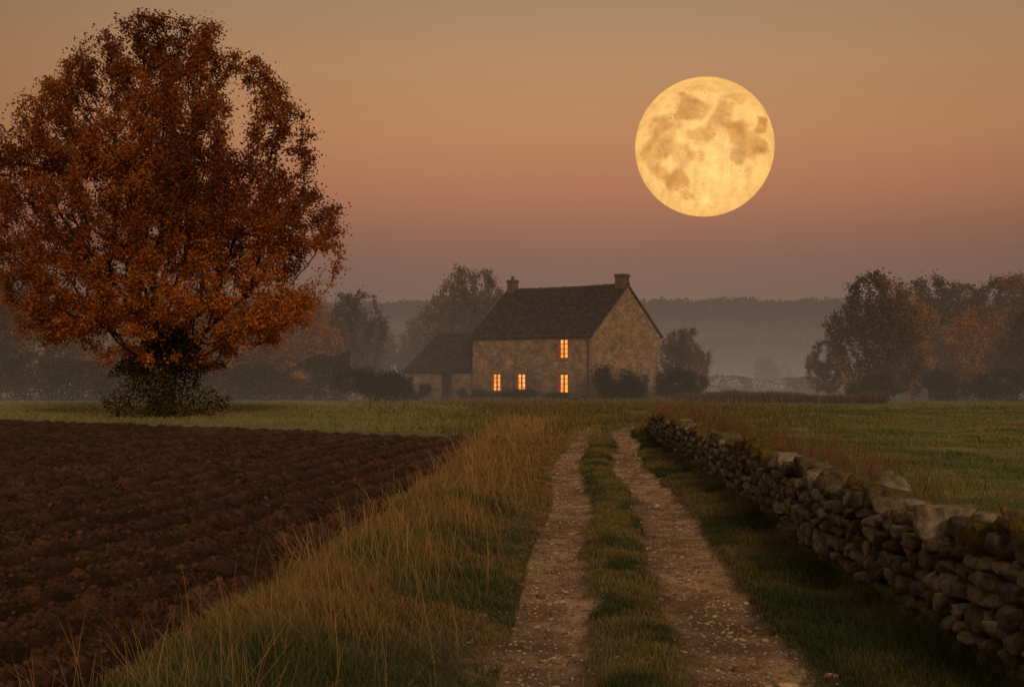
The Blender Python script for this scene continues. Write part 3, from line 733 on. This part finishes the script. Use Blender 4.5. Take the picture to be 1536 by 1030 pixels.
def panel(b, u0, u1, z0, z1, holes, axis, off, depth):
    def pt(u, d, z): return (u, off+d, z) if axis == 'u' else (off+d, u, z)
    us = sorted(set([u0, u1]+[h[0] for h in holes]+[h[1] for h in holes])); zs = sorted(set([z0, z1]+[h[2] for h in holes]+[h[3] for h in holes]))
    for i in range(len(us)-1):
        for j in range(len(zs)-1):
            cu, cz = (us[i]+us[i+1])/2, (zs[j]+zs[j+1])/2
            if any(h[0] < cu < h[1] and h[2] < cz < h[3] for h in holes): continue
            b.poly([pt(us[i], 0, zs[j]), pt(us[i+1], 0, zs[j]), pt(us[i+1], 0, zs[j+1]), pt(us[i], 0, zs[j+1])])
    for (a, c_, d, e) in holes:
        for (p, q, r_, t_) in ((a, d, a, e), (c_, d, c_, e), (a, d, c_, d), (a, e, c_, e)):
            b.poly([pt(p, 0, q), pt(r_, 0, t_), pt(r_, depth, t_), pt(p, depth, q)])
house = empty("farmhouse", tuple(P0), "old stone farmhouse with dark tiled roof and lit windows", "house")
wins = [(2.73, 3.27, 4.80), (2.73, 0.62, 2.12), (6.94, 0.70, 2.15), (9.49, 0.72, 2.15)]
hw = 0.43
b = B()
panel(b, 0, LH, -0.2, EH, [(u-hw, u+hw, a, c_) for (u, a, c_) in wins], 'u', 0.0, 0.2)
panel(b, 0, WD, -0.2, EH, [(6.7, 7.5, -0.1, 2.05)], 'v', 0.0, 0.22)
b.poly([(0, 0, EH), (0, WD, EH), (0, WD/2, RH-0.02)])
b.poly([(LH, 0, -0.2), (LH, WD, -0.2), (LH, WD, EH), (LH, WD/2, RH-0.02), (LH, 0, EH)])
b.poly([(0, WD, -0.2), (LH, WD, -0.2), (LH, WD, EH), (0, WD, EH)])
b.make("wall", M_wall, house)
b = B()
for i in range(13):
    w_ = 0.45 if i % 2 else 0.28; z0 = 0.05+i*0.385
    b.box((-0.02, -0.02, z0), (w_, 0.10, z0+0.34)) ; b.box((-0.022, 0.103, z0), (0.05, 0.73-w_, z0+0.34))
b.make("quoin", M_trim, house)
def roof_tiles(b, L0, L1, ve, vr, ze, zr, rng, over=0.25):
    sl = np.array((vr-ve, zr-ze)); ln = np.hypot(*sl); d = sl/ln; nrm = np.array((-d[1], d[0])); nrm = nrm if nrm[1] > 0 else -nrm
    s0 = -over; nrow = int((ln+over)/0.27); st = (ln+over)/nrow; ncol = int((L1-L0)/0.24); cw = (L1-L0)/ncol
    for i in range(nrow):
        for j in range(ncol):
            o = rng.uniform(0.0, 0.025); a = s0+i*st; c2 = a+st*1.15
            sag = 0.07*math.sin((j+0.5)/ncol*math.pi)*-1+0.02*math.sin(j*0.31+i*0.2)
            lo = (ve+d[0]*a+nrm[0]*(0.075+o), ze+d[1]*a+nrm[1]*(0.075+o)+sag); hi = (ve+d[0]*c2+nrm[0]*(0.03+o), ze+d[1]*c2+nrm[1]*(0.03+o)+sag)
            lob = (lo[0]-nrm[0]*0.045, lo[1]-nrm[1]*0.045)
            u0 = L0+j*cw+0.008; u1 = u0+cw-0.016; k = 0.6+0.8*rng.rand(); 
            t_ = rng.rand()**3
            col = tuple(np.array((0.036, 0.023, 0.016))*(1-t_)*k+np.array((0.085, 0.050, 0.032))*t_)
            b.poly([(u0, *lo), (u1, *lo), (u1, *hi), (u0, *hi)], col); b.poly([(u0, *lob), (u1, *lob), (u1, *lo), (u0, *lo)], col)
def roof(parent, L0, L1, v0, v1, ze, zr, seed, name="roof"):
    rng = np.random.RandomState(seed); b = B(); vr = (v0+v1)/2
    roof_tiles(b, L0-0.18, L1+0.18, v0, vr, ze, zr, rng); roof_tiles(b, L0-0.18, L1+0.18, v1, vr, ze, zr, rng)
    sl = (zr-ze)/(vr-v0)
    for (a, c_) in ((v0-0.2, vr), (v1+0.2, vr)):
        zA = ze-0.2*sl
        b.poly([(L0-0.15, a, zA-0.07), (L1+0.15, a, zA-0.07), (L1+0.15, c_, zr-0.05), (L0-0.15, c_, zr-0.05)], (0.02, 0.015, 0.012))
    nn = int((L1-L0)/0.4)
    for i in range(nn):
        u0 = L0-0.18+i*(L1-L0+0.36)/nn; u1 = u0+(L1-L0+0.36)/nn-0.02; sg = -0.07*math.sin((i+0.5)/nn*math.pi); h0 = rng.uniform(0, 0.03)
        pr = [(-0.16, -0.06), (-0.1, 0.07), (0, 0.12), (0.1, 0.07), (0.16, -0.06)]
        for a, c_ in zip(pr[:-1], pr[1:]):
            b.poly([(u0, vr+a[0], zr+0.06+a[1]+sg+h0), (u1, vr+a[0], zr+0.06+a[1]+sg+h0), (u1, vr+c_[0], zr+0.06+c_[1]+sg+h0), (u0, vr+c_[0], zr+0.06+c_[1]+sg+h0)], (0.075, 0.045, 0.03))
    for uu in (L0-0.2, L1+0.17):
        for vv_ in (v0, v1):
            e_ = v0-0.2 if vv_ == v0 else v1+0.2; zA = ze-0.2*sl
            b.poly([(uu, e_, zA-0.1), (uu, vr, zr-0.08), (uu, vr, zr+0.06), (uu, e_, zA+0.05)], (0.13, 0.09, 0.06))
            b.poly([(uu+0.03, e_, zA-0.1), (uu+0.03, vr, zr-0.08), (uu+0.03, vr, zr+0.06), (uu+0.03, e_, zA+0.05)], (0.13, 0.09, 0.06))
    return b.make(name, M_tile, parent)
rf = roof(house, 0, LH, 0, WD, EH, RH, 3)
def chimney(u, wu, wv, z1, pot):
    b = B(); v = WD/2
    b.box((u-wu/2, v-wv/2, RH-0.9), (u+wu/2, v+wv/2, z1-0.15)); b.box((u-wu/2-0.07, v-wv/2-0.07, z1-0.15), (u+wu/2+0.07, v+wv/2+0.07, z1-0.03))
    b.box((u-wu/2-0.02, v-wv/2-0.02, z1-0.03), (u+wu/2+0.02, v+wv/2+0.02, z1+0.04))
    for k in range(12 if pot else 0):
        a0, a1 = k*math.pi/6, (k+1)*math.pi/6
        b.poly([(u+0.16*math.cos(a0), v+0.16*math.sin(a0), z1+0.04), (u+0.16*math.cos(a1), v+0.16*math.sin(a1), z1+0.04), (u+0.12*math.cos(a1), v+0.12*math.sin(a1), z1+0.36), (u+0.12*math.cos(a0), v+0.12*math.sin(a0), z1+0.36)])
    return b.make("chimney", M_brick, rf)
chimney(0.48, 0.85, 0.75, 9.85, False); chimney(LH-0.4, 0.62, 0.7, 9.85, True)
for (u, a, c_) in wins:
    b = B(); b.poly([(u-hw, 0.16, a), (u+hw, 0.16, a), (u+hw, 0.16, c_), (u-hw, 0.16, c_)])
    w = b.make("window", M_lamp, house, org=(u, 0.16, a))
    b = B(); o = (u, 0.16, a)
    f0, f1 = 0.07, 0.15
    b.box((u-hw, f0, a), (u-hw+0.075, f1, c_)); b.box((u+hw-0.075, f0, a), (u+hw, f1, c_))
    b.box((u-hw+0.075, f0, a), (u+hw-0.075, f1, a+0.09)); b.box((u-hw+0.075, f0, c_-0.08), (u+hw-0.075, f1, c_))
    b.box((u-0.045, f0-0.01, a+0.09), (u+0.045, f1-0.01, c_-0.08))
    for k in (1, 2, 3):
        z0 = a+(c_-a)*k/4
        b.box((u-hw+0.075, f0+0.02, z0-0.02), (u-0.045, f1-0.02, z0+0.02)); b.box((u+0.045, f0+0.02, z0-0.02), (u+hw-0.075, f1-0.02, z0+0.02))
    b.box((u-hw-0.09, -0.03, a), (u-hw-0.003, 0.0-0.003, c_+0.08)); b.box((u+hw+0.003, -0.03, a), (u+hw+0.09, -0.003, c_+0.08)); b.box((u-hw-0.003, -0.03, c_+0.003), (u+hw+0.003, -0.003, c_+0.08))
    V = T(np.array(b.v)-np.array(o)); mk("frame", V, b.f, M_frame, sizes=np.array(b.n, np.int32), parent=w)
    b = B(); b.box((u-hw-0.12, -0.09, a-0.10), (u+hw+0.12, 0.06, a-0.004)); V = T(np.array(b.v)-np.array(o)); mk("sill", V, b.f, M_trim, sizes=np.array(b.n, np.int32), parent=w)
    b = B(); b.box((u-hw-0.2, -0.025, c_+0.085), (u+hw+0.2, -0.003, c_+0.30)); V = T(np.array(b.v)-np.array(o)); mk("lintel", V, b.f, M_trim, sizes=np.array(b.n, np.int32), parent=w)
b = B(); b.box((0.12, 6.7, -0.1), (0.16, 7.5, 2.05)); b.box((0.09, 6.78, 0.1), (0.118, 7.42, 0.9)); b.box((0.09, 6.78, 1.05), (0.118, 7.42, 1.95)); b.make("door", M_doorw, house)
b = B()
for k in range(8):
    a0, a1 = k*math.pi/4, (k+1)*math.pi/4
    cu, cv = 0.28, -0.10
    b.poly([(cu+0.05*math.cos(a0), cv+0.05*math.sin(a0), 0), (cu+0.05*math.cos(a1), cv+0.05*math.sin(a1), 0), (cu+0.05*math.cos(a1), cv+0.05*math.sin(a1), EH-0.1), (cu+0.05*math.cos(a0), cv+0.05*math.sin(a0), EH-0.1)])
b.make("downpipe", M_pipe, house)
b = B(); b.box((-0.15, -0.34, EH-0.22), (LH+0.15, -0.22, EH-0.12)); b.make("gutter", M_pipe, house)

ob = empty("outbuilding", tuple(P0+T(np.array((LH, 0, 0)))), "low stone outbuilding with dark tiled roof and plank door", "outbuilding")
b = B(); A0, A1 = 0.02, 7.8; v0, v1 = 0.3, 8.8; eh, rh = 2.45, 5.55
panel(b, A0, A1, -0.2, eh, [(2.75, 3.85, -0.1, 2.15)], 'u', v0, 0.3)
b.poly([(A1, v0, -0.2), (A1, v1, -0.2), (A1, v1, eh), (A1, (v0+v1)/2, rh-0.02), (A1, v0, eh)]); b.poly([(A0, v1, -0.2), (A1, v1, -0.2), (A1, v1, eh), (A0, v1, eh)])
b.make("wall", M_wall, ob)
roof(ob, A0+0.19, A1, v0, v1, eh, rh, 5)
b = B(); b.box((2.75, v0+0.2, -0.1), (3.85, v0+0.25, 2.15))
for k in range(6): b.box((2.77+k*0.18, v0+0.17, -0.1), (2.93+k*0.18, v0+0.198, 2.12))
b.make("door", M_doorw, ob)
b = B(); b.box((2.5, v0-0.30, 0), (2.72, v0-0.08, 2.3)); b.make("post", M_doorw, ob)

# ------------------------------------------------------------ moon
n1_, n2_ = 420, 600
th = np.linspace(0, np.pi, n1_)[:, None]; ph = np.linspace(0, 2*np.pi, n2_, endpoint=False)[None]
N3 = np.stack([np.sin(th)*np.cos(ph), np.sin(th)*np.sin(ph), np.cos(th)*np.ones_like(ph)], -1).reshape(-1, 3)
dv = np.array((406., 3000., 477.)); dv /= np.linalg.norm(dv); rt_ = np.cross(dv, (0, 0, 1.)); rt_ /= np.linalg.norm(rt_); up = np.cross(rt_, dv)
a = N3@rt_; bb = N3@up; dd = N3@dv
wa = a+0.20*(fbm(a*5.5+9, bb*5.5+dd, 6, 201)-0.5); wb = bb+0.20*(fbm(a*5.5+3, bb*5.5+7+dd, 6, 203)-0.5)
def blobs(lst, hard=2.0):
    f = np.zeros(len(a))
    for (cx, cy, rx, ry, s_) in lst:
        q = np.sqrt(((wa-cx)/rx)**2+((wb-cy)/ry)**2)
        f = 1-(1-f)*(1-s_*(1-sm(0.62, 1.2, q)))
    return f
f = blobs(((-.19, .56, .24, .20, .92), (-.42, .34, .16, .18, .55), (-.60, .14, .24, .30, .78), (-.74, -.16, .15, .22, .65), (-.58, -.34, .14, .12, .55), (-.36, -.46, .20, .17, .88),
           (-.30, -.10, .16, .22, .55), (-.04, .14, .17, .12, .70), (-.10, -.12, .12, .10, .40), (.13, .31, .13, .12, .62), (.27, .42, .19, .18, .95), (.44, .20, .20, .17, .95),
           (.66, .02, .20, .22, .85), (.46, -.10, .12, .14, .75), (.80, .27, .10, .12, .92), (-.24, -.66, .09, .08, .6), (.40, .66, .16, .06, .40), (-.05, .82, .30, .05, .35), (.62, -.34, .08, .09, .35)))
f = f*(0.62+0.75*(fbm(a*6, bb*6+dd*2, 5, 207)-0.15)); f = np.where(dd < 0.0, f, fbm(a*3, bb*3, 4, 209)*0.5)
hol = np.zeros(len(a))
for (cx, cy, r_) in ((-.45, .22, .05), (-.28, .12, .05), (-.52, -.16, .045), (.28, .14, .05), (.02, .42, .05)): hol += np.exp(-(np.hypot(wa-cx, wb-cy)/r_)**2)
f = np.clip(f-0.5*hol, 0, 1)
hi = fbm(a*11, bb*11+dd*3, 6, 211)
col = mix((1.0, 0.565, 0.180), (0.60, 0.262, 0.068), f[:, None])*(0.74+0.44*hi[:, None])
for (cx, cy, r_, g_) in ((.02, -.72, .07, .30), (-.30, .10, .05, .18), (-.52, .22, .035, .15), (.30, -.45, .10, .14), (.15, -.35, .12, .12), (.55, -.50, .08, .14), (-.1, .72, .06, .12), (.7, .5, .07, .12)):
    r__ = np.hypot(a-cx, bb-cy); an = np.arctan2(bb-cy, a-cx)
    st = 0.5+0.5*np.sin(an*9+4*fbm(an*1.5+5, r__*2, 2, 215))
    col = col*(1+(g_*np.exp(-(r__/r_)**2)+g_*0.4*st*np.exp(-r__/(r_*4)))[:, None]*(dd < 0)[:, None])
# scattered small craters: bright rim, dark floor
rm_ = np.random.RandomState(77)
for _ in range(120):
    an = rm_.rand()*6.283; q = math.sqrt(rm_.rand())*0.93; cx, cy = q*math.cos(an), q*math.sin(an); r_ = rm_.uniform(.010, .034)
    if cy > 0.1 and rm_.rand() < 0.5: continue
    dq = np.sqrt((a-cx)**2+(bb-cy)**2)/r_
    sel = (dq < 3) & (dd < 0)
    col[sel] *= (1+0.14*np.exp(-((dq[sel]-1)/0.35)**2)-0.13*np.exp(-(dq[sel]/0.7)**2))[:, None]
limb = np.clip(-dd, 0, 1)[:, None]
col = col*(0.86+0.16*limb**0.5)*np.where(dd[:, None] < 0, np.concatenate([np.ones_like(limb), 0.93+0.08*limb, 0.80+0.22*limb], 1), 1)
ii = np.arange(n1_*n2_).reshape(n1_, n2_)
F_ = np.stack([ii[:-1].ravel(), np.roll(ii[:-1], -1, 1).ravel(), np.roll(ii[1:], -1, 1).ravel(), ii[1:].ravel()], 1)
mm = bpy.data.materials.new("moonlit_surface"); mm.use_nodes = True; Nn = mm.node_tree.nodes; Ln = mm.node_tree.links
Nn.remove(Nn['Principled BSDF']); em = Nn.new('ShaderNodeEmission'); at = Nn.new('ShaderNodeAttribute'); at.attribute_name = "col"
tc = Nn.new('ShaderNodeTexCoord'); ns = Nn.new('ShaderNodeTexNoise'); ns.inputs['Scale'].default_value = 0.10; ns.inputs['Detail'].default_value = 8; ns.inputs['Roughness'].default_value = 0.75; Ln.new(tc.outputs['Object'], ns.inputs['Vector'])
mr = Nn.new('ShaderNodeMapRange'); mr.inputs[1].default_value = 0.3; mr.inputs[2].default_value = 0.7; mr.inputs[3].default_value = 0.90; mr.inputs[4].default_value = 1.12
Ln.new(ns.outputs[0], mr.inputs[0]); Ln.new(at.outputs['Color'], em.inputs[0]); Ln.new(mr.outputs[0], em.inputs[1]); Ln.new(em.outputs[0], Nn['Material Output'].inputs[0])
mo = mk("moon", N3*145.5, F_, mm, col, smooth=True, loc=(406, 3000, 479)); tag(mo, "full golden moon hanging low in the dusk sky", "moon")

# ------------------------------------------------------------ world, sun, camera
w = bpy.data.worlds.new("World"); scene.world = w; w.use_nodes = True
N = w.node_tree.nodes; L = w.node_tree.links; bg = N['Background']
tc = N.new('ShaderNodeTexCoord'); sp = N.new('ShaderNodeSeparateXYZ'); L.new(tc.outputs['Generated'], sp.inputs[0])
cr = N.new('ShaderNodeValToRGB'); L.new(sp.outputs['Z'], cr.inputs[0]); r = cr.color_ramp
stops = [(0.0, (120, 101, 88)), (0.05, (125, 101, 88)), (0.078, (134, 102, 87)), (0.10, (152, 106, 86)), (0.125, (174, 117, 88)), (0.165, (187, 133, 94)), (0.21, (182, 138, 99)), (0.26, (165, 135, 105)), (0.36, (150, 131, 110)), (0.6, (146, 135, 118)), (1.0, (144, 137, 124))]
while len(r.elements) < len(stops): r.elements.new(0.5)
for e, (p, c_) in zip(r.elements, stops): e.position = p; e.color = (*s2l(c_), 1)
def wm(op, a, b):
    n = N.new('ShaderNodeMath'); n.operation = op
    for i, v in enumerate((a, b)):
        if isinstance(v, (int, float)): n.inputs[i].default_value = v
        else: L.new(v, n.inputs[i])
    return n.outputs[0]
xx_ = wm('SUBTRACT', sp.outputs['X'], 0.06); az = wm('MAXIMUM', wm('SUBTRACT', 1.0, wm('MULTIPLY', wm('MULTIPLY', xx_, xx_), 1.9)), 0.7)
vm = N.new('ShaderNodeVectorMath'); vm.operation = 'SCALE'; L.new(cr.outputs[0], vm.inputs[0]); L.new(az, vm.inputs['Scale']); L.new(vm.outputs[0], bg.inputs[0])
bg.inputs[1].default_value = 1.0
sd_ = bpy.data.lights.new("sun", 'SUN'); sd_.energy = 1.25; sd_.angle = math.radians(12); sd_.color = (1.0, 0.70, 0.42)
so = bpy.data.objects.new("sun", sd_); COL.objects.link(so)
so.rotation_euler = Vector((-0.22, 0.85, -0.34)).to_track_quat('-Z', 'Y').to_euler()
cam = bpy.data.cameras.new("camera"); cam.lens = 50; cam.sensor_width = 36; cam.shift_y = 45/1536; cam.clip_end = 12000; cam.clip_start = 0.1
co = bpy.data.objects.new("camera", cam); COL.objects.link(co); co.location = (0, 0, 2.15); co.rotation_euler = (math.radians(90), 0, 0)
scene.camera = co
scene.view_settings.view_transform = 'Standard'; scene.view_settings.look = 'None'; scene.view_settings.exposure = 0
